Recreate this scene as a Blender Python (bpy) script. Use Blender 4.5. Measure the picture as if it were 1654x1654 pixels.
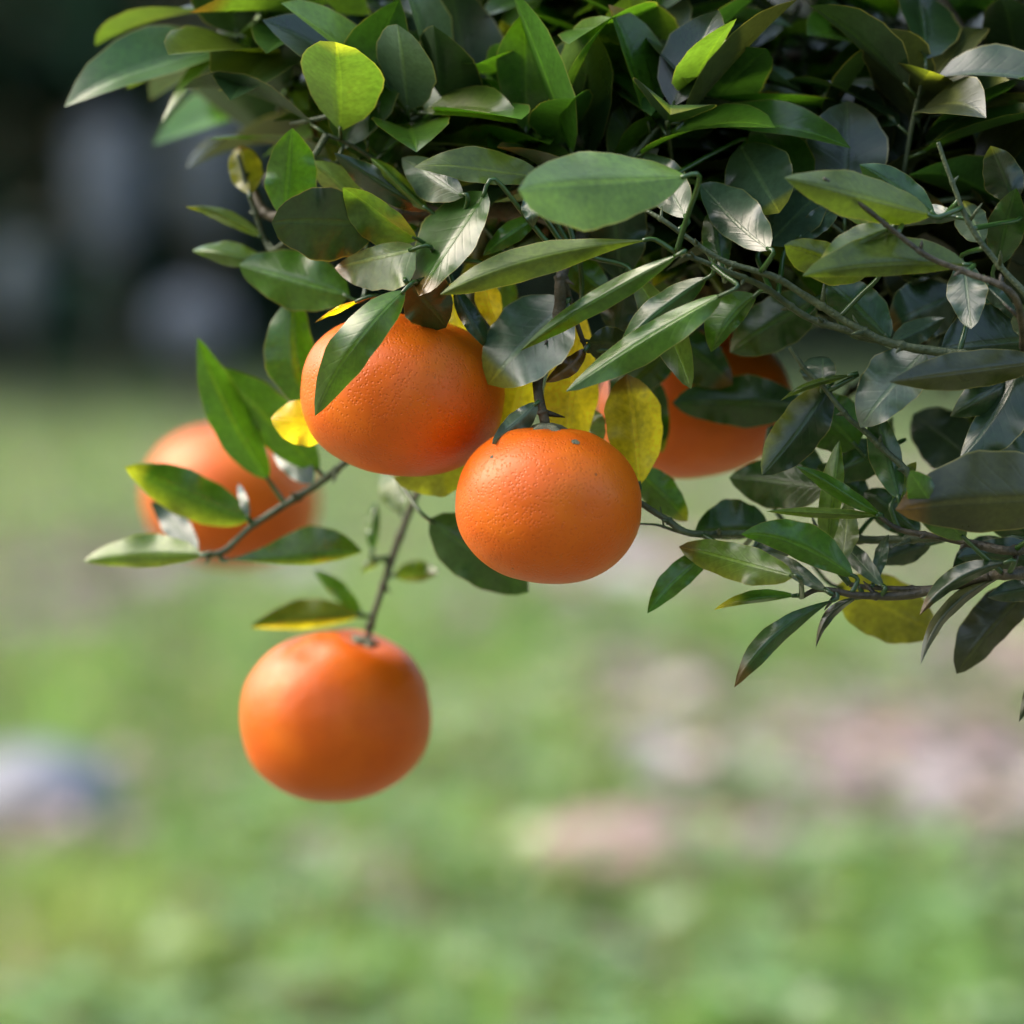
import bpy, bmesh, math, random
from mathutils import Vector, Matrix, noise
R = math.radians
random.seed(7)
for o in list(bpy.data.objects): bpy.data.objects.remove(o)
S = bpy.context.scene
COL = S.collection

# ------------------------------------------------------------------ camera
CAM_H = 0.90
KPX = 0.00025 / 1.8            # tangent per photo pixel
PITCH = math.atan((827 - 330) * KPX)
cam = bpy.data.cameras.new('camera'); camo = bpy.data.objects.new('camera', cam); COL.objects.link(camo)
camo.location = (0, 0, CAM_H); camo.rotation_euler = (R(90) - PITCH, 0, 0)
cam.sensor_width = 36; cam.lens = 36 / (1654 * KPX)
cam.clip_start = 0.05; cam.clip_end = 800
cam.dof.use_dof = True; cam.dof.focus_distance = 1.795; cam.dof.aperture_fstop = 4.7; cam.dof.aperture_blades = 0
S.camera = camo
CAMP = Vector((0, 0, CAM_H)); FW = Vector((0, math.cos(PITCH), -math.sin(PITCH)))
UP = Vector((0, math.sin(PITCH), math.cos(PITCH))); RT = Vector((1, 0, 0))
def P(px, py, d):               # photo pixel + distance along the view axis -> point
    return CAMP + FW * d + RT * ((px - 827) * KPX * d) + UP * ((827 - py) * KPX * d)

# ------------------------------------------------------------------ sky, sun, exposure
SUN_TO = Vector((-0.66, 0.17, 0.70)).normalized()
W = bpy.data.worlds.new('World'); S.world = W; W.use_nodes = True
nt = W.node_tree; nt.nodes.clear()
sky = nt.nodes.new('ShaderNodeTexSky'); sky.sky_type = 'NISHITA'; sky.sun_disc = False
sky.sun_elevation = math.asin(SUN_TO.z); sky.sun_rotation = math.atan2(SUN_TO.x, SUN_TO.y)
sky.air_density = 1.5; sky.dust_density = 5.0; sky.ozone_density = 1.0
bg = nt.nodes.new('ShaderNodeBackground'); bg.inputs['Strength'].default_value = 0.15
wo = nt.nodes.new('ShaderNodeOutputWorld')
nt.links.new(sky.outputs[0], bg.inputs[0]); nt.links.new(bg.outputs[0], wo.inputs[0])
sl = bpy.data.lights.new('sun', 'SUN'); sl.energy = 1.1; sl.angle = R(50); sl.color = (1.0, 0.975, 0.95)
so = bpy.data.objects.new('sun', sl); COL.objects.link(so)
so.rotation_euler = (-SUN_TO).to_track_quat('-Z', 'Y').to_euler()
S.view_settings.view_transform = 'Standard'; S.view_settings.look = 'None'
S.view_settings.gamma = 1; S.view_settings.use_curve_mapping = False
S.view_settings.exposure = 1.3
S.cycles.max_bounces = 6; S.cycles.diffuse_bounces = 3; S.cycles.glossy_bounces = 3; S.cycles.caustics_reflective = False; S.cycles.caustics_refractive = False

# ------------------------------------------------------------------ helpers
def N(t, typ, **kw):
    n = t.nodes.new(typ)
    for k, v in kw.items(): setattr(n, k, v)
    return n
def newmat(name):
    m = bpy.data.materials.new(name); m.use_nodes = True
    t = m.node_tree; t.nodes.clear()
    return m, t, N(t, 'ShaderNodeOutputMaterial')
def ramp(t, stops, interp='LINEAR'):
    n = N(t, 'ShaderNodeValToRGB'); n.color_ramp.interpolation = interp
    e = n.color_ramp.elements
    while len(e) < len(stops): e.new(0.5)
    for i, (p, c) in enumerate(stops):
        e[i].position = p; e[i].color = (c, c, c, 1) if not hasattr(c, '__len__') else (*c, 1)
    return n
def math_(t, op, a, b=None, clamp=False):
    n = N(t, 'ShaderNodeMath', operation=op, use_clamp=clamp)
    for i, v in enumerate((a, b)):
        if v is None: continue
        if isinstance(v, (int, float)): n.inputs[i].default_value = v
        else: t.links.new(v, n.inputs[i])
    return n.outputs[0]
def mixc(t, f, a, b, typ='MIX'):
    n = N(t, 'ShaderNodeMix', data_type='RGBA', blend_type=typ)
    for sock, v in ((n.inputs[0], f), (n.inputs[6], a), (n.inputs[7], b)):
        if isinstance(v, (int, float)): sock.default_value = v
        elif isinstance(v, tuple): sock.default_value = (*v, 1)
        else: t.links.new(v, sock)
    return n.outputs[2]
def link_obj(name, me, mat=None, parent=None):
    o = bpy.data.objects.new(name, me); COL.objects.link(o)
    if mat and me is not None and not me.materials: me.materials.append(mat)
    if parent is not None: o.parent = parent
    return o
def tag(o, label=None, cat=None, group=None, kind=None):
    for k, v in (('label', label), ('category', cat), ('group', group), ('kind', kind)):
        if v: o[k] = v
    return o
def mesh(name, v, f, cols=None, uvs=None, smooth=True):
    me = bpy.data.meshes.new(name); me.from_pydata([tuple(p) for p in v], [], f)
    if smooth: me.polygons.foreach_set('use_smooth', [True] * len(me.polygons))
    if cols is not None:
        a = me.color_attributes.new('tint', 'FLOAT_COLOR', 'POINT')
        a.data.foreach_set('color', [c for q in cols for c in q])
    if uvs is not None:
        l = me.uv_layers.new(name='UVMap')
        vi = [0] * len(me.loops); me.loops.foreach_get('vertex_index', vi)
        l.data.foreach_set('uv', [c for i in vi for c in uvs[i]])
    me.update()
    return me
def bez(pts, n):                # Catmull-Rom through pts -> n points per span
    out = []
    for i in range(len(pts) - 1):
        p0 = pts[max(i - 1, 0)]; p1 = pts[i]; p2 = pts[i + 1]; p3 = pts[min(i + 2, len(pts) - 1)]
        for j in range(n):
            t = j / n
            out.append(0.5 * ((2 * p1) + (p2 - p0) * t + (2 * p0 - 5 * p1 + 4 * p2 - p3) * t * t + (3 * p1 - p0 - 3 * p2 + p3) * t ** 3))
    out.append(pts[-1]); return out
def tube(pts, rads, seg=8, v=None, f=None, bumps=0.0):
    v = [] if v is None else v; f = [] if f is None else f
    n0 = len(v); side = None
    for i, p in enumerate(pts):
        d = (pts[min(i + 1, len(pts) - 1)] - pts[max(i - 1, 0)])
        d = d.normalized() if d.length > 1e-9 else Vector((0, 0, 1))
        if side is None:
            side = d.cross(Vector((0.3, 0.2, 1))); side = side.normalized() if side.length > 1e-4 else Vector((1, 0, 0))
        side = (side - d * side.dot(d)).normalized(); up = d.cross(side)
        for k in range(seg):
            a = 2 * math.pi * k / seg
            rr = rads[i]
            if bumps: rr *= 1 + bumps * noise.noise(p * 150 + Vector((math.cos(a), math.sin(a), 0)) * 1.5)
            v.append(p + (side * math.cos(a) + up * math.sin(a)) * rr)
    for i in range(len(pts) - 1):
        for k in range(seg):
            a = n0 + i * seg + k; b = n0 + i * seg + (k + 1) % seg
            f.append((a, b, b + seg, a + seg))
    f.append(tuple(n0 + k for k in range(seg))[::-1])
    f.append(tuple(n0 + (len(pts) - 1) * seg + k for k in range(seg)))
    return v, f

# ------------------------------------------------------------------ materials
def leaf_material():
    m, t, out = newmat('leaf_blade'); L = t.links
    at = N(t, 'ShaderNodeAttribute', attribute_name='tint')
    uv = N(t, 'ShaderNodeTexCoord'); sep = N(t, 'ShaderNodeSeparateXYZ'); L.new(uv.outputs['UV'], sep.inputs[0])
    u, v = sep.outputs[0], sep.outputs[1]
    av = math_(t, 'ABSOLUTE', math_(t, 'MULTIPLY', math_(t, 'SUBTRACT', v, 0.5), 2.0))
    mid = ramp(t, [(0.0, 1.0), (0.045, 0.85), (0.095, 0.0)]); L.new(av, mid.inputs[0])
    # side veins: lines running forward from the midrib
    nz0 = N(t, 'ShaderNodeTexNoise'); nz0.inputs['Scale'].default_value = 55; L.new(uv.outputs['Object'], nz0.inputs['Vector'])
    ph = math_(t, 'SUBTRACT', math_(t, 'MULTIPLY', u, 9.0), math_(t, 'MULTIPLY', math_(t, 'POWER', av, 0.8), 2.1))
    ph = math_(t, 'ADD', ph, math_(t, 'MULTIPLY', nz0.outputs[0], 0.9))
    fr = math_(t, 'ABSOLUTE', math_(t, 'SUBTRACT', math_(t, 'FRACT', ph), 0.5))
    vein = ramp(t, [(0.0, 1.0), (0.05, 0.55), (0.16, 0.0)]); L.new(fr, vein.inputs[0])
    veinf = math_(t, 'MULTIPLY', vein.outputs[0], math_(t, 'SUBTRACT', 1.0, math_(t, 'POWER', av, 2.0)))
    nz = N(t, 'ShaderNodeTexNoise'); nz.inputs['Scale'].default_value = 38; nz.inputs['Detail'].default_value = 4
    L.new(uv.outputs['Object'], nz.inputs['Vector'])
    nzf = N(t, 'ShaderNodeTexNoise'); nzf.inputs['Scale'].default_value = 420; nzf.inputs['Detail'].default_value = 3
    L.new(uv.outputs['Object'], nzf.inputs['Vector'])
    var = ramp(t, [(0.3, 0.72), (0.7, 1.25)]); L.new(nz.outputs[0], var.inputs[0])
    c = mixc(t, 1.0, at.outputs['Color'], var.outputs[0], 'MULTIPLY')
    vf = ramp(t, [(0.3, 0.82), (0.7, 1.18)]); L.new(nzf.outputs[0], vf.inputs[0])
    c = mixc(t, 1.0, c, vf.outputs[0], 'MULTIPLY')
    light = mixc(t, 1.0, c, (1.9, 1.75, 1.35), 'MULTIPLY')
    c = mixc(t, math_(t, 'MULTIPLY', mid.outputs[0], 0.8), c, light)
    c = mixc(t, math_(t, 'MULTIPLY', veinf, 0.12), c, light)
    # thin pale rim of the blade
    rim = ramp(t, [(0.955, 0.0), (0.99, 1.0)]); L.new(av, rim.inputs[0])
    c = mixc(t, math_(t, 'MULTIPLY', rim.outputs[0], 0.55), c, (0.30, 0.27, 0.07))
    # small blemishes
    vo = N(t, 'ShaderNodeTexVoronoi'); vo.inputs['Scale'].default_value = 70; L.new(uv.outputs['Object'], vo.inputs['Vector'])
    sp = ramp(t, [(0.07, 1.0), (0.13, 0.0)]); L.new(vo.outputs['Distance'], sp.inputs[0])
    spn = ramp(t, [(0.55, 0.0), (0.62, 1.0)]); L.new(nz.outputs[0], spn.inputs[0])
    c = mixc(t, math_(t, 'MULTIPLY', math_(t, 'MULTIPLY', sp.outputs[0], spn.outputs[0]), 0.6), c, (0.13, 0.10, 0.04))
    geo = N(t, 'ShaderNodeNewGeometry')
    under = mixc(t, 1.0, c, (1.45, 1.4, 1.6), 'MULTIPLY')
    c = mixc(t, geo.outputs['Backfacing'], c, under)
    rough = math_(t, 'ADD', math_(t, 'MULTIPLY', geo.outputs['Backfacing'], 0.22), math_(t, 'ADD', math_(t, 'MULTIPLY', nz.outputs[0], 0.16), 0.22))
    hgt = math_(t, 'ADD', math_(t, 'MULTIPLY', veinf, -0.16), math_(t, 'ADD', math_(t, 'MULTIPLY', nz.outputs[0], 0.9), math_(t, 'MULTIPLY', nzf.outputs[0], 0.10)))
    hgt = math_(t, 'ADD', hgt, math_(t, 'MULTIPLY', mid.outputs[0], -0.6))
    bp = N(t, 'ShaderNodeBump'); bp.inputs['Strength'].default_value = 0.42; bp.inputs['Distance'].default_value = 0.0009
    L.new(hgt, bp.inputs['Height'])
    pr = N(t, 'ShaderNodeBsdfPrincipled'); L.new(c, pr.inputs['Base Color']); L.new(rough, pr.inputs['Roughness']); L.new(bp.outputs[0], pr.inputs['Normal'])
    pr.inputs['IOR'].default_value = 1.5
    pr.inputs['Coat Weight'].default_value = 0.35; pr.inputs['Coat Roughness'].default_value = 0.27
    tc = mixc(t, 1.0, c, (2.0, 2.1, 0.7), 'MULTIPLY')
    # veins are opaque in transmitted light
    tc = mixc(t, math_(t, 'MULTIPLY', math_(t, 'MAXIMUM', mid.outputs[0], math_(t, 'MULTIPLY', veinf, 0.55)), 0.6), tc, mixc(t, 1.0, tc, (0.45, 0.5, 0.5), 'MULTIPLY'))
    tr = N(t, 'ShaderNodeBsdfTranslucent'); L.new(tc, tr.inputs['Color']); L.new(bp.outputs[0], tr.inputs['Normal'])
    mx = N(t, 'ShaderNodeMixShader'); L.new(at.outputs['Alpha'], mx.inputs[0]); L.new(pr.outputs[0], mx.inputs[1]); L.new(tr.outputs[0], mx.inputs[2])
    L.new(mx.outputs[0], out.inputs[0])
    return m
def far_leaf_material(name, trans=0.25, rough=0.4, spec=0.35):
    m, t, out = newmat(name); L = t.links
    at = N(t, 'ShaderNodeAttribute', attribute_name='tint')
    tc = N(t, 'ShaderNodeTexCoord'); nz = N(t, 'ShaderNodeTexNoise'); nz.inputs['Scale'].default_value = 30; nz.inputs['Detail'].default_value = 3
    L.new(tc.outputs['Object'], nz.inputs['Vector'])
    var = ramp(t, [(0.3, 0.7), (0.7, 1.3)]); L.new(nz.outputs[0], var.inputs[0])
    c = mixc(t, 1.0, at.outputs['Color'], var.outputs[0], 'MULTIPLY')
    pr = N(t, 'ShaderNodeBsdfPrincipled'); L.new(c, pr.inputs['Base Color']); pr.inputs['Roughness'].default_value = rough; pr.inputs['Specular IOR Level'].default_value = spec
    tr = N(t, 'ShaderNodeBsdfTranslucent'); L.new(mixc(t, 1.0, c, (1.6, 1.7, 0.7), 'MULTIPLY'), tr.inputs['Color'])
    mx = N(t, 'ShaderNodeMixShader'); mx.inputs[0].default_value = trans
    L.new(pr.outputs[0], mx.inputs[1]); L.new(tr.outputs[0], mx.inputs[2]); L.new(mx.outputs[0], out.inputs[0])
    return m
def bark_material(name, c0, c1, scale=90):
    m, t, out = newmat(name); L = t.links
    tc = N(t, 'ShaderNodeTexCoord'); nz = N(t, 'ShaderNodeTexNoise'); nz.inputs['Scale'].default_value = scale; nz.inputs['Detail'].default_value = 6
    L.new(tc.outputs['Object'], nz.inputs['Vector'])
    r = ramp(t, [(0.35, c0), (0.68, c1)]); L.new(nz.outputs[0], r.inputs[0])
    n2 = N(t, 'ShaderNodeTexNoise'); n2.inputs['Scale'].default_value = scale * 6; L.new(tc.outputs['Object'], n2.inputs['Vector'])
    bp = N(t, 'ShaderNodeBump'); bp.inputs['Strength'].default_value = 0.7; bp.inputs['Distance'].default_value = 0.001
    L.new(n2.outputs[0], bp.inputs['Height'])
    pr = N(t, 'ShaderNodeBsdfPrincipled'); L.new(r.outputs[0], pr.inputs['Base Color']); pr.inputs['Roughness'].default_value = 0.55
    L.new(bp.outputs[0], pr.inputs['Normal']); L.new(pr.outputs[0], out.inputs[0])
    return m
def peel_material():
    m, t, out = newmat('orange_peel'); L = t.links
    tc = N(t, 'ShaderNodeTexCoord')
    n1 = N(t, 'ShaderNodeTexNoise'); n1.inputs['Scale'].default_value = 26; n1.inputs['Detail'].default_value = 5; L.new(tc.outputs['Object'], n1.inputs['Vector'])
    c = ramp(t, [(0.3, (0.68, 0.112, 0.002)), (0.5, (0.75, 0.138, 0.003)), (0.72, (0.80, 0.188, 0.005))]); L.new(n1.outputs[0], c.inputs[0])
    vo = N(t, 'ShaderNodeTexVoronoi'); vo.inputs['Scale'].default_value = 680; vo.inputs['Randomness'].default_value = 1; L.new(tc.outputs['Object'], vo.inputs['Vector'])
    pore = ramp(t, [(0.0, 0.0), (0.42, 1.0)]); L.new(vo.outputs['Distance'], pore.inputs[0])
    col = mixc(t, math_(t, 'MULTIPLY', math_(t, 'SUBTRACT', 1.0, pore.outputs[0]), 0.35), c.outputs[0], (0.52, 0.085, 0.004))
    # dark scattered specks
    v2 = N(t, 'ShaderNodeTexVoronoi'); v2.inputs['Scale'].default_value = 95; L.new(tc.outputs['Object'], v2.inputs['Vector'])
    sp = ramp(t, [(0.045, 1.0), (0.085, 0.0)]); L.new(v2.outputs['Distance'], sp.inputs[0])
    n3 = N(t, 'ShaderNodeTexNoise'); n3.inputs['Scale'].default_value = 48; L.new(tc.outputs['Object'], n3.inputs['Vector'])
    spn = ramp(t, [(0.57, 0.0), (0.62, 1.0)]); L.new(n3.outputs[0], spn.inputs[0])
    col = mixc(t, math_(t, 'MULTIPLY', math_(t, 'MULTIPLY', sp.outputs[0], spn.outputs[0]), 0.75), col, (0.11, 0.045, 0.012))
    sc = N(t, 'ShaderNodeTexNoise'); sc.inputs['Scale'].default_value = 75; sc.inputs['Detail'].default_value = 8; sc.inputs['Roughness'].default_value = 0.75; L.new(tc.outputs['Object'], sc.inputs['Vector'])
    scf = ramp(t, [(0.66, 0.0), (0.74, 1.0)]); L.new(sc.outputs[0], scf.inputs[0])
    col = mixc(t, math_(t, 'MULTIPLY', scf.outputs[0], 0.5), col, (0.34, 0.20, 0.09))
    n2 = N(t, 'ShaderNodeTexNoise'); n2.inputs['Scale'].default_value = 170; n2.inputs['Detail'].default_value = 3; L.new(tc.outputs['Object'], n2.inputs['Vector'])
    h = math_(t, 'ADD', math_(t, 'MULTIPLY', pore.outputs[0], 0.55), math_(t, 'MULTIPLY', n2.outputs[0], 0.6))
    bp = N(t, 'ShaderNodeBump'); bp.inputs['Strength'].default_value = 0.75; bp.inputs['Distance'].default_value = 0.0005
    L.new(h, bp.inputs['Height'])
    pr = N(t, 'ShaderNodeBsdfPrincipled'); L.new(col, pr.inputs['Base Color']); pr.inputs['Roughness'].default_value = 0.40; pr.inputs['Specular IOR Level'].default_value = 0.55
    pr.inputs['Subsurface Weight'].default_value = 0.12; pr.inputs['Subsurface Radius'].default_value = (1.0, 0.35, 0.08); pr.inputs['Subsurface Scale'].default_value = 0.004
    pr.inputs['IOR'].default_value = 1.42
    L.new(bp.outputs[0], pr.inputs['Normal']); L.new(pr.outputs[0], out.inputs[0])
    return m
M_LEAF = leaf_material()
M_TWIG = bark_material('green_twig', (0.035, 0.055, 0.022), (0.085, 0.11, 0.05), 120)
M_TWIGB = bark_material('brown_twig', (0.025, 0.024, 0.013), (0.095, 0.078, 0.048), 120)
M_BARK = bark_material('trunk_bark', (0.06, 0.05, 0.04), (0.17, 0.15, 0.12), 35)
M_PEEL = peel_material()
M_CALYX = bark_material('calyx_green', (0.10, 0.11, 0.06), (0.22, 0.22, 0.14), 300)
M_FAR = far_leaf_material('far_leaf', 0.06, 0.38, 0.35)
M_GRASS = far_leaf_material('grass_blade', 0.30, 0.5)
M_DRY = far_leaf_material('dry_leaf', 0.12, 0.7)

# ------------------------------------------------------------------ ground
def ground_material():
    m, t, out = newmat('meadow_soil'); L = t.links
    tc = N(t, 'ShaderNodeTexCoord')
    n1 = N(t, 'ShaderNodeTexNoise'); n1.inputs['Scale'].default_value = 1.3; n1.inputs['Detail'].default_value = 6; L.new(tc.outputs['Object'], n1.inputs['Vector'])
    n2 = N(t, 'ShaderNodeTexNoise'); n2.inputs['Scale'].default_value = 14; n2.inputs['Detail'].default_value = 6; L.new(tc.outputs['Object'], n2.inputs['Vector'])
    c1 = ramp(t, [(0.36, (0.09, 0.12, 0.045)), (0.50, (0.14, 0.14, 0.08)), (0.64, (0.22, 0.185, 0.14))]); L.new(n1.outputs[0], c1.inputs[0])
    v = ramp(t, [(0.3, 0.6), (0.7, 1.3)]); L.new(n2.outputs[0], v.inputs[0])
    c = mixc(t, 1.0, c1.outputs[0], v.outputs[0], 'MULTIPLY')
    bp = N(t, 'ShaderNodeBump'); bp.inputs['Distance'].default_value = 0.02; L.new(n2.outputs[0], bp.inputs['Height'])
    pr = N(t, 'ShaderNodeBsdfPrincipled'); L.new(c, pr.inputs['Base Color']); pr.inputs['Roughness'].default_value = 0.9
    L.new(bp.outputs[0], pr.inputs['Normal']); L.new(pr.outputs[0], out.inputs[0])
    return m
gv, gf = [], []
NX, NY = 40, 60
for j in range(NY + 1):
    y = -20 + 320 * (j / NY) ** 2
    for i in range(NX + 1):
        x = -150 + 300 * i / NX
        gv.append((x, y, 0.0))
for j in range(NY):
    for i in range(NX):
        a = j * (NX + 1) + i; gf.append((a, a + 1, a + NX + 2, a + NX + 1))
tag(link_obj('ground', mesh('ground', gv, gf), ground_material()), 'grassy ground with bare pale earth patches', 'ground', kind='structure')

# ------------------------------------------------------------------ leaves of the foreground tree
D0 = 1.80
def prof(t, pk, p):
    k = math.log(0.5) / math.log(pk)
    return max(0.0, math.sin(math.pi * t ** k)) ** p
LEAF_N, LEAF_M = 16, 8
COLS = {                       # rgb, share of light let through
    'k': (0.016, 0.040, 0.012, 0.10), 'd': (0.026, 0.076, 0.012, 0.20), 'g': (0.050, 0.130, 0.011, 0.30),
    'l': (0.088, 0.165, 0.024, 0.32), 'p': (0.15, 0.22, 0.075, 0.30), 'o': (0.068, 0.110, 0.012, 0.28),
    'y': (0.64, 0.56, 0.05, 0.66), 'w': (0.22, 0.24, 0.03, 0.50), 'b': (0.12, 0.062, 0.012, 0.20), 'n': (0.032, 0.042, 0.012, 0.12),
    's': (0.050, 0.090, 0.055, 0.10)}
def build_leaf(cen, offL, offR, col, pk, p, wav, seed, up_to, pet=None, tipcol=None, edge=None, n=None):
    """cen(t) point on the midrib, offL/offR(t) full offset vectors to the margins; up_to: side that the upper face looks to"""
    LN = n or LEAF_N
    rnd = random.Random(seed)
    ph = [rnd.uniform(0, 6.28) for _ in range(4)]
    curl = (FW * rnd.uniform(-1, 1) - UP * rnd.uniform(.0, .25)) * .030; twist = FW * rnd.uniform(-1.3, 1.3)
    v, uvs, cols = [], [], []
    base = COLS[col] if isinstance(col, str) else col
    j = rnd.uniform(0.86, 1.16); jr = rnd.uniform(0.92, 1.1)
    base = (base[0] * j * jr, base[1] * j, base[2] * j, base[3])
    if tipcol is None and rnd.random() < .16: tipcol = 'b' if rnd.random() < .4 else 'w'
    for i in range(LN + 1):
        t = i / LN; w = max(prof(t, pk, p), 0.012) * (1 + .035 * math.sin(t * 13 + ph[2]) + .025 * math.sin(t * 29 + ph[3]))
        c = cen(t)
        oL, oR = offL(t), offR(t)
        nl = (oR - oL)
        for k in range(LEAF_M + 1):
            s = -1 + 2 * k / LEAF_M
            o = oL if s < 0 else oR
            a = abs(s)
            q = c + (o * a) * w
            wv = wav * 0.0011 * a * a * w * (math.sin(t * 11 + ph[0] + (2 if s < 0 else 0)) + 0.6 * math.sin(t * 23 + ph[1]))
            q = q - FW * wv + curl * (max(0, t - .6) ** 2 * 2.2) + twist * (s * w * (t - .4) * 0.0045)
            v.append(q); uvs.append((t, s * 0.5 + 0.5))
            cc = base
            if tipcol and t > 0.6 and (tipcol == 'y' or t > .82):
                f = min(1, (t - 0.6) / 0.4); T = COLS[tipcol]; cc = tuple(base[x] * (1 - f) + T[x] * f for x in range(4))
            if edge:                                   # ('L'|'R', colour)
                if (edge[0] == 'L') == (s < 0):
                    f = a ** 1.5 * 0.8; T = COLS[edge[1]]; cc = tuple(cc[x] * (1 - f) + T[x] * f for x in range(4))
            cols.append(cc)
    f = []
    W1 = LEAF_M + 1
    for i in range(LN):
        for k in range(LEAF_M):
            a = i * W1 + k; f.append((a, a + 1, a + W1 + 1, a + W1))
    m_ = (LN // 2) * W1 + LEAF_M // 2
    nrm = (v[m_ + 1] - v[m_ - 1]).cross(v[m_ + W1] - v[m_ - W1])
    if nrm.dot(up_to) < 0: f = [q[::-1] for q in f]
    if pet:
        n0 = len(v)
        tube(pet[0], pet[1], 5, v, f)
        pc = COLS['d']; pc = (pc[0], pc[1], pc[2], 0.0)
        for _ in range(len(v) - n0): uvs.append((0.0, 0.2)); cols.append(pc)
    return v, f, cols, uvs

# ---- branch skeletons: name, [(px,py,z cm behind focus plane)], radius start/end mm, material
BR = []
def br(pts, r0, r1, mat='g'):
    w = [P(x, y, D0 + z / 100) for x, y, z in pts]
    c = bez(w, 6)
    BR.append(dict(pts=c, r=[(r0 + (r1 - r0) * (i / (len(c) - 1))) / 1000 for i in range(len(c))], mat=mat))
br([(2250, 700, 45), (1980, 560, 34), (1720, 430, 26), (1430, 375, 18), (1180, 360, 12), (960, 345, 9), (790, 335, 7), (640, 345, 7), (520, 330, 8), (440, 350, 10), (405, 300, 11)], 9, 1.6, 'b')
br([(1980, 640, 30), (1800, 610, 10), (1654, 588, -1), (1530, 570, -1), (1440, 555, -1), (1390, 533, -1), (1320, 490, -1), (1260, 452, -1), (1228, 440, -1), (1165, 420, -1), (1112, 385, -1), (1062, 350, -1), (1008, 322, 0)], 2.3, 0.8)
br([(1440, 555, -1), (1370, 535, -0.5), (1300, 510, 0), (1235, 464, -0.5), (1172, 438, -1.5), (1130, 420, -2), (1092, 409, -2)], 1.7, 0.9)
br([(1980, 800, 25), (1800, 850, 10), (1654, 888, 0), (1580, 880, 0), (1520, 868, 0), (1455, 856, 0), (1420, 833, 0)], 2.6, 0.9, 'b')
br([(1800, 900, 10), (1654, 925, -1), (1600, 930, -1), (1530, 948, -0.5), (1460, 962, 0), (1390, 962, 0), (1350, 955, 0), (1320, 952, 0), (1295, 964, 0)], 2.6, 0.9, 'b')
br([(1520, 950, -0.3), (1460, 952, 0.6), (1400, 948, 1), (1372, 944, 1)], 1.5, 1.0, 'b')
br([(1520, 868, 0), (1470, 770, 0), (1430, 728, 0.2), (1395, 695, 0.2), (1368, 672, 0), (1330, 625, 0), (1302, 598, 0), (1276, 561, 0)], 1.5, 0.9)
br([(1520, 868, 1), (1380, 872, 3), (1220, 862, 3), (1118, 862, 2), (1075, 838, 2), (1034, 812, 2.5), (1000, 790, 3)], 1.8, 1.2)
br([(1118, 865, 2), (1092, 858, 2), (1062, 848, 2), (1030, 846, 2)], 0.8, 0.4)
br([(780, 335, 7), (770, 430, 12), (740, 560, 13), (690, 650, 13), (610, 705, 13), (562, 743, 13), (522, 776, 13), (450, 822, 13), (404, 852, 13), (362, 890, 13), (330, 896, 13)], 2.2, 1.3)
br([(770, 430, 12), (745, 600, 17), (700, 735, 19), (672, 800, 19.5), (634, 900, 20), (606, 985, 20), (590, 1042, 20)], 2.0, 1.4, 'b')
br([(960, 345, 9), (930, 400, 3), (908, 440, 0.5), (903, 500, 0.5), (885, 560, 0.6), (870, 605, 0.3), (871, 645, 0), (880, 680, 0), (884, 704, 0.2)], 2.8, 1.9, 'b')
br([(908, 440, 0.5), (922, 490, 1), (936, 535, 1), (948, 566, 1)], 1.4, 0.8, 'b')
br([(790, 335, 7), (740, 400, 5), (705, 460, 4), (690, 512, 4)], 2.2, 1.8, 'b')
br([(1430, 375, 18), (1330, 420, 17), (1200, 480, 17), (1140, 555, 17)], 2.4, 1.6, 'b')
br([(520, 330, 8), (450, 400, 9), (428, 388, 9.5), (408, 330, 9.5), (385, 250, 9.5)], 1.4, 1.0)
br([(1654, 588, -1), (1640, 480, -5), (1560, 440, -5), (1500, 415, -5), (1440, 370, -5), (1390, 330, -5.5), (1330, 288, -6)], 1.5, 0.8, 'b')
br([(1654, 588, -1), (1670, 500, -3), (1615, 430, -3), (1570, 370, -3), (1540, 300, -3), (1515, 230, -3)], 1.6, 0.8)
br([(770, 430, 12), (740, 520, 25), (640, 590, 45), (520, 640, 66), (424, 690, 74)], 2.2, 1.5, 'b')
br([(1980, 560, 34), (1820, 250, 20), (1600, 120, 10), (1350, 90, 16), (1150, 110, 18), (960, 130, 18)], 5, 1.2, 'b')
br([(1600, 120, 10), (1450, -60, 12), (1250, -120, 14), (1000, -110, 12), (800, -60, 10)], 4, 1.5, 'b')
br([(960, 345, 9), (850, 220, 8), (700, 130, 8), (580, 60, 9), (500, -20, 10)], 3, 1.2, 'b')
br([(700, 130, 8), (600, 170, 5), (520, 190, 5), (470, 200, 6)], 1.5, 1.0)
br([(2100, 620, 40), (1900, 420, 42), (1650, 250, 44), (1350, 180, 42), (1050, 200, 36), (820, 240, 30)], 5, 1.5, 'b')
br([(1720, 430, 26), (1560, 520, 24), (1420, 600, 20), (1300, 700, 14), (1230, 790, 9)], 2.2, 1.0, 'b')
br([(960, 345, 9), (1000, 430, 6), (1035, 530, 8), (1054, 602, 10)], 1.3, .8)
br([(1900, 420, 42), (1750, 520, 40), (1600, 600, 36), (1480, 620, 32)], 3, 1.2, 'b')

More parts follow.
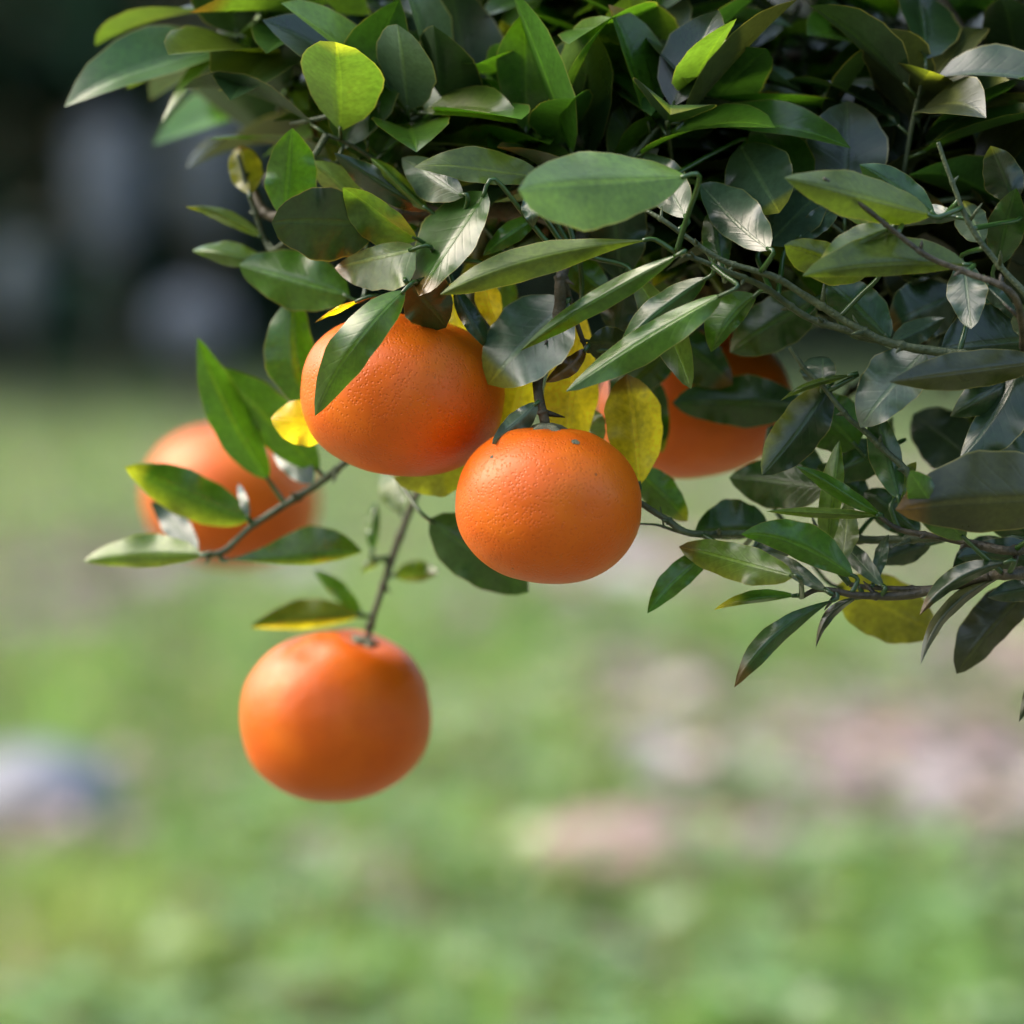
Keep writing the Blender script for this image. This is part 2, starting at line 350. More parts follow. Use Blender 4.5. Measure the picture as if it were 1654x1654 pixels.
# ---- hand traced leaves: base, tip, bend, wL, wR, zb, zt, zL, zR, colour, options
LV = [
 # centre top
 ((606,362),(439,354),0,56,50,1.5,0.0,9,-5,'k',dict(p=.52)),
 ((675,388),(555,296),4,42,18,1.5,0.5,6,-10,'l',{}),
 ((786,309),(677,471),0,32,56,1.5,-2.5,-26,6,'d',dict(p=.62,spec=1,sh='L',fold=14)),
 ((672,402),(541,433),-2,54,18,2,0,2,34,'p',dict(p=.6,pk=.38,sh='R',fold=6)),
 ((458,352),(472,205),0,34,44,4,3,4,4,'g',{}),
 ((600,350),(498,250),0,22,28,5,4,8,14,'p',{}),
 ((690,340),(540,248),0,24,18,3,3,6,2,'k',{}),
 ((692,340),(598,245),4,14,16,2.5,2,10,18,'l',{}),
 ((748,318),(648,252),0,34,26,3,1,2,14,'s',dict(sh='R')),
 ((880,288),(668,258),0,22,34,2,-1,-4,8,'o',{}),
 ((565,478),(386,426),0,42,46,7,9,6,8,'g',dict(p=.65)),
 ((428,424),(309,399),0,15,22,9,10,6,16,'l',{}),
 ((424,384),(301,327),-5,9,13,9.5,8,6,18,'p',dict(tip='w')),
 ((404,315),(384,225),0,24,26,9,10,4,4,'w',{}),
 ((476,478),(505,668),-14,28,46,9,9,10,2,'g',dict(p=.72)),
 ((655,468),(508,663),-12,30,34,-1.5,-0.6,3,6,'g',dict(arch=-1.6,p=.7)),
 ((660,458),(720,522),0,42,36,-0.5,1.0,-6,10,'k',dict(p=.6)),
 ((585,484),(509,519),-3,5,4,1,0.5,4,4,'y',dict(tip='b')),
 ((540,690),(436,672),0,36,34,5.5,5,4,4,'y',dict(p=.68)),
 ((733,462),(797,562),-6,16,14,1.5,1,4,2,'k',{}),
 ((722,455),(758,570),0,16,16,6,6,3,3,'y',{}),
 ((778,435),(806,535),-4,20,18,4,4,3,3,'y',{}),
 ((818,436),(798,528),0,24,22,8,8,4,4,'l',{}),
 # centre
 ((1110,286),(837,299),0,70,50,-5,-9,-6,22,'l',dict(pk=.58,p=.55,pet=0)),
 ((852,312),(862,364),0,13,13,2,-1,6,6,'s',dict(sh='LR')),
 ((872,346),(780,408),0,15,18,2,1,4,6,'g',{}),
 ((1046,388),(711,471),-14,27,25,-2,-3,5,5,'o',dict(pk=.60,p=.85,under=1)),
 ((1096,411),(841,560),-4,20,15,-2,-3.5,3,16,'g',dict(p=.85,sh='R')),
 ((918,486),(788,615),0,58,60,5,-4,2,2,'s',dict(p=.58,spec=1,sh='LR',shk=0.72)),
 ((985,300),(1004,442),0,48,46,4,5,4,4,'k',dict(p=.6)),
 ((915,420),(985,480),0,26,26,5,5,4,4,'g',{}),
 ((1012,440),(992,545),0,30,30,5,6,4,4,'k',{}),
 ((1022,562),(948,548),0,30,26,2,0.5,4,4,'n',dict(p=.6)),
 ((1026,448),(1115,628),10,24,30,2,1,-9,6,'l',dict(p=.72,edge=('R','k'))),
 ((1078,528),(1182,618),0,30,44,9,10,4,4,'d',dict(p=.6)),
 ((1300,655),(1085,648),0,34,42,9,10.5,6,4,'d',dict(p=.65)),
 ((1056,610),(1068,728),0,18,16,10,10.5,3,3,'d',dict(p=.6)),
 ((1032,785),(1012,602),-4,43,43,3.2,3.0,4,6,'y',dict(pk=.56,p=.62)),
 ((938,492),(914,740),0,38,40,4.5,4.5,4,4,'y',dict(pk=.6,p=.6)),
 ((856,560),(812,740),0,32,34,5,5,4,4,'y',dict(p=.6)),
 ((947,563),(882,614),6,13,13,0.4,-1.0,3,3,'b',dict(p=.7)),
 ((1170,474),(914,632),-6,34,18,-2.5,-3.5,4,18,'g',dict(p=.75,sh='R')),
 ((1142,448),(996,562),-4,22,24,-0.5,-1,4,8,'d',{}),
 ((1222,476),(1150,564),-6,14,40,0.3,0,4,6,'g',dict(p=.7)),
 ((1320,482),(1180,560),0,42,38,5,6,4,4,'d',dict(p=.6)),
 ((1108,352),(1042,240),0,30,32,-1,4,14,10,'s',dict(spec=1,sh='LR')),
 ((1243,404),(1130,290),8,26,44,-2,3.5,6,6,'s',dict(spec=1,p=.7,sh='LR')),
 ((1195,235),(1258,342),0,52,50,4.5,-1,4,8,'s',dict(p=.6,spec=1,sh='LR')),
 ((1240,395),(1335,300),0,36,34,0,5,10,4,'s',dict(p=.65,spec=1,sh='LR')),
 ((1286,388),(1356,328),0,18,18,0,4,6,4,'s',dict(p=.65,spec=1,sh='LR')),
 ((1168,440),(1148,330),0,22,20,1,2,4,4,'d',{}),
 ((1405,440),(1266,392),0,36,24,-1.5,-3.5,4,6,'o',dict(p=.6)),
 ((1562,428),(1296,443),-8,16,46,-4,-6,4,8,'o',dict(p=.75)),
 ((1448,364),(1322,424),0,20,26,-4,-6,4,8,'o',{}),
 ((1505,348),(1268,284),0,34,36,-4,-7,4,10,'o',dict(pet=0,p=.75)),
 ((1510,345),(1388,258),0,30,26,-2,-2,4,6,'d',{}),
 ((1552,352),(1436,363),-6,9,22,1,-3,5,22,'s',dict(spec=1,sh='R')),
 ((1424,366),(1343,322),0,11,13,0,-1,6,18,'p',dict(sh='R')),
 ((1588,392),(1556,322),0,24,24,-2,2,8,8,'s',{}),
 ((1556,422),(1568,524),0,28,28,1.5,-3,6,6,'s',dict(p=.65,sh='LR',shk=0.6)),
 ((1590,458),(1648,514),0,13,12,1,-1,6,6,'s',{}),
 ((1665,555),(1646,488),0,16,16,-2,-4,6,6,'s',{}),
 ((1545,475),(1435,525),0,46,46,6,5,4,4,'k',dict(p=.6)),
 ((1437,548),(1338,448),0,38,38,2,2,4,6,'d',dict(p=.65)),
 ((1440,554),(1524,514),0,18,20,0.5,3.5,10,4,'s',{}),
 ((1690,545),(1518,562),0,40,62,1,0,4,4,'k',dict(p=.6)),
 ((1640,330),(1600,230),0,30,30,1,0,4,4,'k',{}),
 ((1610,430),(1640,300),0,26,30,2,0,4,4,'d',{}),
 # right
 ((1494,566),(1391,680),0,36,48,1.0,-2.0,4,6,'s',dict(p=.62,sh='LR',shk=0.6)),
 ((1690,584),(1436,616),0,26,32,-2.5,-5,6,4,'n',dict(p=.8)),
 ((1655,598),(1538,670),0,30,28,-1,-3,4,4,'k',{}),
 ((1646,598),(1552,741),6,48,22,-2,-3,6,18,'k',dict(spec=1,sh='R')),
 ((1575,748),(1474,668),0,44,44,10,11,8,14,'s',dict(p=.6,sh='LR',shk=0.7)),
 ((1438,742),(1443,664),0,13,4,8,8,4,4,'d',{}),
 ((1453,806),(1411,652),0,26,22,0.2,0,4,4,'d',dict(p=.7)),
 ((1765,800),(1448,817),0,46,74,-3,-5,8,4,'n',dict(p=.62)),
 ((1560,872),(1468,754),6,30,28,-3,-5.5,4,4,'d',dict(p=.65)),
 ((1444,812),(1478,742),0,14,13,2,2,3,3,'l',{}),
 ((1336,890),(1356,711),0,20,15,0.8,0.4,4,4,'l',dict(p=.7)),
 ((1424,832),(1286,744),4,12,14,0,-2,4,6,'g',{}),
 ((1422,833),(1236,824),0,8,8,0,-1,5,5,'o',dict(under=1)),
 ((1379,932),(1196,853),-12,20,36,0,-1.0,3,4,'g',dict(p=.72)),
 ((1283,931),(1096,880),0,30,26,0.2,-1.0,3,20,'l',dict(p=.6,wav=2.6,edge=('L','w'),sh='R',fold=5)),
 ((1152,888),(1045,985),-4,18,22,1.5,1,3,3,'g',dict(p=.75)),
 ((1286,962),(1155,980),-3,6,13,0.2,-0.6,4,8,'g',dict(tip='y')),
 ((1348,968),(1188,1101),-16,17,18,-0.2,-1.2,4,4,'d',dict(pk=.6,p=.75)),
 ((1388,964),(1319,1037),-14,8,8,1,1,4,4,'k',{}),
 ((1352,945),(1515,1022),0,48,48,8,8,4,4,'w',dict(p=.65)),
 ((1628,908),(1483,990),-14,11,19,-1,-3,4,22,'k',dict(spec=1,sh='R')),
 ((1622,930),(1486,1072),-26,11,11,-1,-2.5,6,8,'n',{}),
 ((1672,945),(1547,1088),-6,26,42,4,3.5,4,4,'n',dict(p=.6)),
 ((1700,1040),(1649,1160),0,14,12,2,2,4,4,'k',{}),
 ((1428,948),(1344,852),3,13,15,0,3.5,12,12,'s',dict(spec=1,sh='LR')),
 ((1410,945),(1433,856),0,9,10,0.3,3,10,10,'s',dict(sh='LR')),
 ((1360,910),(1372,803),0,16,18,1,3,8,8,'p',dict(sh='LR',shk=0.9)),
 ((1336,955),(1232,886),0,13,12,1.0,0,6,14,'s',dict(sh='LR')),
 ((1244,855),(1120,858),0,14,46,6,6,4,4,'d',dict(p=.6)),
 ((1335,788),(1178,766),0,42,32,5,6,4,36,'d',dict(p=.65,sh='R')),
 ((1022,752),(1112,838),0,26,26,6,6,4,4,'g',dict(p=.65)),
 ((1340,622),(1231,766),4,38,34,1.5,0.8,4,4,'k',dict(p=.62,edge=('R','w'))),
 ((1385,722),(1304,640),0,42,44,3.5,3.5,4,4,'g',dict(p=.6)),
 ((1328,626),(1330,568),0,32,18,0.2,1.8,8,4,'s',dict(p=.55,sh='LR',shk=0.8)),
 ((1376,606),(1262,642),-5,6,6,0,-1,4,4,'o',{}),
 ((1440,720),(1330,770),0,30,30,4,4,4,4,'d',{}),
 ((1725,908),(1545,890),0,22,28,2,2,4,4,'k',dict(p=.65)),
 ((1705,946),(1592,962),0,17,19,1,1,4,4,'k',{}),
 ((1720,640),(1585,690),0,30,34,3,2,4,4,'k',dict(p=.65)),
 ((1700,700),(1600,780),0,28,32,2,1,4,4,'k',dict(p=.65)),
 ((1092,556),(998,642),0,28,32,8,9,4,4,'d',dict(p=.65)),
 ((1004,575),(998,690),0,15,16,9,9.5,4,4,'d',dict(p=.65)),
 ((1660,515),(1560,605),0,36,36,7,6,4,4,'k',dict(p=.62)),
 ((1685,625),(1568,640),0,30,34,6,5,4,4,'d',dict(p=.65)),
 ((1665,688),(1562,770),0,30,32,6,5,4,4,'k',dict(p=.65)),
 ((1700,745),(1592,700),0,28,30,5,4,4,4,'k',dict(p=.65)),
 ((1690,865),(1588,830),0,26,28,4,4,4,4,'d',{}),
 ((1485,864),(1398,786),0,27,28,5,5,4,4,'d',dict(p=.65)),
 ((1405,806),(1318,752),0,28,26,6,6,4,4,'d',dict(p=.65)),
 ((1505,878),(1412,905),0,20,22,4,4,4,4,'k',{}),
 ((1625,872),(1535,915),0,20,22,3,3,4,4,'k',{}),
 ((1250,700),(1335,795),0,30,28,8,8,4,4,'d',dict(p=.65)),
 ((1215,884),(1318,848),0,22,20,5,5,4,4,'d',{}),
 ((1290,872),(1210,905),0,18,18,4,4,4,4,'s',{}),
 ((1560,575),(1478,600),0,24,24,5,4,4,4,'s',{}),
 # left twig
 ((404,840),(205,747),4,36,34,13,12,5,6,'g',dict(p=.72,edge=('L','w'))),
 ((434,776),(321,545),10,34,28,13,12,3,10,'g',dict(pk=.44,p=.8)),
 ((516,762),(341,586),0,33,40,14,13,4,8,'g',dict(p=.75)),
 ((328,896),(136,906),-3,17,32,13,12,4,16,'l',dict(p=.75,edge=('L','w'),sh='R',shk=.8)),
 ((362,904),(585,886),-6,44,12,13,13,6,4,'g',dict(pk=.66,p=.85,edge=('R','w'))),
 ((320,893),(246,806),0,18,20,12.5,16.5,12,12,'s',dict(spec=1,sh='LR',shk=.78,wav=.6)),
 ((506,782),(436,706),0,20,22,12.5,17,12,12,'s',dict(spec=1,sh='LR',shk=.78,wav=.6)),
 ((402,838),(384,778),0,7,7,12,15,6,6,'s',dict(sh='LR',shk=.78,wav=.6)),
 # the hanging fruit's twig
 ((582,995),(406,1012),-3,14,30,20,19,5,8,'o',dict(edge=('L','y'))),
 ((584,992),(506,918),0,10,15,20,20,4,4,'g',{}),
 ((602,893),(607,803),0,12,8,20,20,4,4,'g',{}),
 ((648,828),(618,762),0,18,18,19,23,8,8,'p',dict(spec=1,sh='LR',shk=.78,wav=.6)),
 ((612,905),(584,918),0,8,8,20,19,6,6,'p',{}),
 ((636,930),(710,924),0,20,12,22,23,4,4,'l',dict(edge=('R','b'))),
 ((694,838),(854,948),-4,48,44,10,10,4,5,'d',dict(p=.62)),
 ((770,742),(634,766),0,44,26,7,7,4,4,'w',dict(p=.65)),
 ((868,650),(795,713),2,20,15,-0.2,-1.0,3,4,'s',dict(p=.7)),
 ((952,728),(948,650),0,26,26,3.5,7.5,8,8,'p',dict(p=.6,sh='LR')),
]
def nearest_branch(p):
    best = None
    for bi, b in enumerate(BR):
        for i, q in enumerate(b['pts']):
            d = (q - p).length
            if best is None or d < best[0]: best = (d, bi, i)
    return best
def petiole(base, direc, width=0.0011):
    d, bi, i = nearest_branch(base)
    q = BR[bi]['pts'][i]
    if d < 0.02 or (q - base).dot(direc) > 0.3 * d:
        pts = bez([base + direc * 0.002, base - direc * min(.003, .3 * d), q], 3)
        return (pts, [width * (0.75 + 0.4 * k / (len(pts) - 1)) for k in range(len(pts))]), bi
    h = min(0.006, d * 0.25)
    p1 = base - direc * h
    mid = (p1 + q) * 0.5 + FW * (0.12 * d if d > 0.03 else 0)
    pts = bez([base + direc * 0.003, p1, mid, q], 4)
    return (pts, [width * (0.75 + 0.4 * k / (len(pts) - 1)) for k in range(len(pts))]), bi
LEAVES = []                     # (branch index, geometry)
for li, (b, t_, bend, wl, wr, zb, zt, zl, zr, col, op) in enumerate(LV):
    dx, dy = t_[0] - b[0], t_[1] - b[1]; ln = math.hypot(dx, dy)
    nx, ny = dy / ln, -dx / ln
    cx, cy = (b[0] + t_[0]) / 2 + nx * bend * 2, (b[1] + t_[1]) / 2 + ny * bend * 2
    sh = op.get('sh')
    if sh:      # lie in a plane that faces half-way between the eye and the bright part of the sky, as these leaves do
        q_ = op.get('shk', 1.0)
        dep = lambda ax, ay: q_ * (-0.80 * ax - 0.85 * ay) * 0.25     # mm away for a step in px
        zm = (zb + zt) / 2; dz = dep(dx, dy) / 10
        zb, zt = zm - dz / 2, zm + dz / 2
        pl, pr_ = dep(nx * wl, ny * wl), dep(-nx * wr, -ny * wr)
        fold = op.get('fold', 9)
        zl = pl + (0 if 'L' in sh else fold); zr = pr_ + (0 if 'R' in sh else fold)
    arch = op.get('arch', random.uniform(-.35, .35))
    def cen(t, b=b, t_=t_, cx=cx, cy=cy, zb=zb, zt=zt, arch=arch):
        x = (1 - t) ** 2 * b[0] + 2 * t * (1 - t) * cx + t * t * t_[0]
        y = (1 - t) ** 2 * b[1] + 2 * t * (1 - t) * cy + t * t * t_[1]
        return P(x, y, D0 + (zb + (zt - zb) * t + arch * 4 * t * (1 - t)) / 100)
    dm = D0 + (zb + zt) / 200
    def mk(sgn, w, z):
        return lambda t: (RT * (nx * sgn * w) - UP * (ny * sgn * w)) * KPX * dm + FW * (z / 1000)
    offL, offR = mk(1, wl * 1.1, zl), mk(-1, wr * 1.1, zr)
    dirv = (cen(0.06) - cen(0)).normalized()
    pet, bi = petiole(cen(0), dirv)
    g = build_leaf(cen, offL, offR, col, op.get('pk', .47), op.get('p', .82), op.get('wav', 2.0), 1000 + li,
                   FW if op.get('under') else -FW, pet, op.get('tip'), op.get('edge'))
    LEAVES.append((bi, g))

# ---- procedural sprigs: the rest of the crown
def sprig_leaf(base, direc, length, width, up, col, seed, droop, n=10):
    rnd = random.Random(seed)
    side = direc.cross(up).normalized(); nu = side.cross(direc).normalized()
    fold = rnd.uniform(0.15, 0.5)
    def cen(t): return base + direc * (length * t) - Vector((0, 0, 1)) * (droop * length * t * t)
    oL = lambda t: side * width + nu * (width * fold)
    oR = lambda t: -side * width + nu * (width * fold)
    return build_leaf(cen, oL, oR, col, rnd.uniform(.42, .55), rnd.uniform(.65, .85), 1.2, seed, nu, None, n=n)
EXTRA = []
def PX(p):
    q = p - CAMP; d = q.dot(FW)
    return 827 + q.dot(RT) / d / KPX, 827 - q.dot(UP) / d / KPX
def allowed(v, deep):
    for p in v[::6]:
        x, y = PX(p)
        if deep and x < 1670 and y > 255 and (p - CAMP).dot(FW) < D0 + .035: return False
        if x > 1670: lim = 1000
        elif not deep: lim = 272 if x > 330 else 215
        elif x > 1500: lim = 850 if not (1400 < x < 1560 and 590 < y) else 590
        elif x > 1060: lim = 530
        elif x > 720: lim = 465
        elif x > 520: lim = 420
        else: lim = 300
        if y > lim: return False
    return True
def add_sprig(px, py, z, ax, ay, az, ln, nl, cols, seed, tohand=True, L0=(0.055, 0.085)):
    rnd = random.Random(seed)
    b = P(px, py, D0 + z / 100)
    d = (RT * ax + UP * ay + FW * az).normalized()
    e = b + d * ln - Vector((0, 0, ln * 0.2))
    dd, bi, i = nearest_branch(b)
    q = BR[bi]['pts'][i]
    pts = bez([q, (q + b) / 2 + FW * 0.02 * (dd > .05), b, (b + e) / 2 + Vector((0, 0, ln * .06)), e], 4)
    bi = len(BR); got = []; last = 0
    s = d.cross(Vector((0, 0, 1))).normalized()
    for k in range(nl):
        t = 0.15 + 0.85 * (k + 0.5) / nl
        i = int((8 + 8 * t)); p = pts[min(i, len(pts) - 1)]
        a = k * 2.4 + rnd.uniform(-.4, .4)
        u = d.cross(s)
        od = (d * rnd.uniform(.35, .9) + (s * math.cos(a) + u * math.sin(a)) * 0.85 + Vector((0, 0, -0.05))).normalized()
        up = (Vector((rnd.uniform(-.5, .5), rnd.uniform(-.6, .3), 1))).normalized()
        if abs(od.dot(up)) > .93: up = -FW
        ln_ = rnd.uniform(*L0); wd = ln_ * rnd.uniform(.19, .27)
        g = sprig_leaf(p + od * 0.006, od, ln_, wd, up, rnd.choice(cols), seed * 31 + k, rnd.uniform(.05, .35))
        v, f, c, uvs = g
        if not allowed(v, not tohand): continue
        n0 = len(v); tube([p, p + od * 0.009], [0.0009, 0.0008], 4, v, f)
        for _ in range(len(v) - n0): uvs.append((0, .2)); c.append((0.05, .09, .02, 0))
        got.append((bi, g)); last = max(last, min(i, len(pts) - 1))
    if len(got) < 4: return
    pts = pts[:last + 1]
    BR.append(dict(pts=pts, r=[0.0017 - 0.0009 * k / len(pts) for k in range(len(pts))], mat='g', parent_only=not tohand))
    (LEAVES if tohand else EXTRA).extend(got)
rr = random.Random(21)
# crown above the frame of the photograph
for k, (x, y, z) in enumerate([(560, 150, 8), (660, 60, 7), (760, 190, 6), (840, 90, 6), (900, 150, 5), (1010, 140, 4), (1080, 70, 4), (1180, 130, 6), (1290, 60, 6), (1300, 160, 5),
        (1420, 130, 5), (1500, 160, 4), (1560, 60, 5), (1640, 150, 3), (960, 20, 6), (720, -20, 9), (1180, -40, 8), (1420, -30, 8), (600, 190, 9), (500, 90, 10), (820, 10, 8), (1300, -10, 9), (1600, -40, 7), (450, 180, 11)]):
    add_sprig(x, y, z + (9 if x > 950 else 4), rr.uniform(-1, .3), rr.uniform(-.2, .8), rr.uniform(-.6, .4), rr.uniform(.05, .09), 9, 'ddgglkos', 300 + k)
# leaves packed behind the front ones
for k in range(46):
    x, y = rr.uniform(480, 1080), rr.uniform(250, 420)
    if x < 700: y = rr.uniform(250, 360)
    add_sprig(x, y, rr.uniform(4, 13), rr.uniform(-1, .6), rr.uniform(-.3, .6), rr.uniform(-.4, .5), rr.uniform(.03, .06), 7, 'ddgglok', 3700 + k, False, (0.05, 0.08))
# deep, shaded inner crown
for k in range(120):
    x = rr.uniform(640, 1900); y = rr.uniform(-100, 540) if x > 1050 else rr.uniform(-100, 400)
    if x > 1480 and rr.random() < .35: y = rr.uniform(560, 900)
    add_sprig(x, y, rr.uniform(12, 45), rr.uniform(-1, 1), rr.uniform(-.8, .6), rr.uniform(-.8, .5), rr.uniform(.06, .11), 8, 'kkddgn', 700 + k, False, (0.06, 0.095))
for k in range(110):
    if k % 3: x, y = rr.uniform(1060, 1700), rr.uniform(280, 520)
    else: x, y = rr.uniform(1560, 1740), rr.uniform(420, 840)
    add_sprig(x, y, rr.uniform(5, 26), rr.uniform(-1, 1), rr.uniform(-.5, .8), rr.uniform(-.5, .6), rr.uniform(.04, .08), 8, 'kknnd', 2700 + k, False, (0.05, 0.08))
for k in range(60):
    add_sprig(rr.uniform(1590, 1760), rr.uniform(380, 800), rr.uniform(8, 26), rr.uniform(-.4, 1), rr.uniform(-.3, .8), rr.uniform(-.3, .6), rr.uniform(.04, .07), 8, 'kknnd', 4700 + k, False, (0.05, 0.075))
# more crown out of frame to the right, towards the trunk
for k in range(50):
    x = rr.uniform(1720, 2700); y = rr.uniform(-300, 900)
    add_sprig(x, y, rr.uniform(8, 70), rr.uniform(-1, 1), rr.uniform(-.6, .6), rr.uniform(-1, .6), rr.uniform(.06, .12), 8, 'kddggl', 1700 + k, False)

# ---- assemble the tree
trunk_base = Vector((0.62, 2.45, 0.0))
tree = bpy.data.objects.new('citrus_tree', None); COL.objects.link(tree); tree.location = trunk_base
tag(tree, 'leafy orange tree with glossy dark green leaves and a few yellow ones', 'tree')
TINV = -trunk_base
def tree_obj(name, v, f, mat, cols=None, uvs=None, parent=None):
    me = mesh(name, [p + TINV for p in v], f, cols, uvs)
    return link_obj(name, me, mat, parent or tree)
tp = P(2250, 700, D0 + .45)
tpts = bez([trunk_base - Vector((0, 0, .05)), trunk_base + Vector((-.02, .01, .25)), trunk_base + Vector((-.06, -.06, .52)), tp, tp + Vector((.10, .05, .35)), tp + Vector((.05, .12, .8)), tp + Vector((.2, .1, 1.25))], 8)
v, f = tube(tpts, [0.055 * (1 - .72 * k / (len(tpts) - 1)) + (0.03 if k == 0 else 0) for k in range(len(tpts))], 14, bumps=.12)
tree_obj('trunk', v, f, M_BARK)
v, f = tube(bez([trunk_base + Vector((-.04, -.03, .45)), P(2100, 760, D0 + .42), P(1980, 800, D0 + .25)], 6), [.012 - .0005 * k for k in range(13)], 8)
for a, b in (((1980, 640, 30), (2250, 720, 45)), ((2100, 620, 40), (2240, 690, 45)), ((1800, 900, 10), (1980, 800, 25))):
    pa, pb = P(a[0], a[1], D0 + a[2] / 100), P(b[0], b[1], D0 + b[2] / 100)
    tube(bez([pa, (pa + pb) / 2 + Vector((0, 0, .01)), pb], 4), [.005 + .0004 * k for k in range(9)], 8, v, f)
tree_obj('limb', v, f, M_BARK)
BO = []
ev, ef = [], []
for b in BR:
    if b.get('parent_only'):
        tube(b['pts'], b['r'], 5, ev, ef); BO.append(None); continue
    pts, rad = b['pts'], list(b['r'])
    if len(pts) > 12:
        fine = []; fr_ = []
        for i in range(len(pts) - 1):
            for k in range(3): fine.append(pts[i].lerp(pts[i + 1], k / 3)); fr_.append(rad[i] + (rad[i + 1] - rad[i]) * k / 3)
        fine.append(pts[-1]); fr_.append(rad[-1]); pts, rad = fine, fr_
        acc = 0; nxt = .012; spur = []
        for i in range(1, len(pts)):
            acc += (pts[i] - pts[i - 1]).length
            if acc > nxt:
                nxt = acc + random.uniform(.014, .026); rad[i] *= 1.32
                if i + 1 < len(rad): rad[i + 1] *= 1.12
                spur.append(i)
    else: spur = []
    v, f = tube(pts, rad, 9, bumps=.22)
    for i in spur:
        dn = (pts[min(i + 1, len(pts) - 1)] - pts[i - 1]).normalized(); sd_ = dn.cross(Vector((random.uniform(-1, 1), random.uniform(-1, 1), random.uniform(-1, 1)))).normalized()
        ln_ = random.choice([.0022, .003, .003, .008]); e_ = pts[i] + (sd_ + dn * .5).normalized() * (rad[i] + ln_)
        tube([pts[i], pts[i].lerp(e_, .6), e_], [rad[i] * .6, min(.0009, rad[i] * .5), .0002], 5, v, f)
    BO.append(tree_obj('branch', v, f, M_TWIG if b['mat'] == 'g' else M_TWIGB))
for bi, (v, f, c, uvs) in LEAVES:
    tree_obj('leaf', v, f, M_LEAF, c, uvs, BO[bi] or tree)
V, F, C, U = [], [], [], []
for bi, (v, f, c, uvs) in EXTRA:
    n0 = len(V); V += v; F += [tuple(i + n0 for i in q) for q in f]; C += c; U += uvs
tag(tree_obj('inner_foliage', V, F, M_LEAF, C, U), kind='stuff')
tag(tree_obj('inner_twigs', ev, ef, M_TWIG), kind='stuff')
print('leaves', len(LEAVES), 'extra', len(EXTRA))

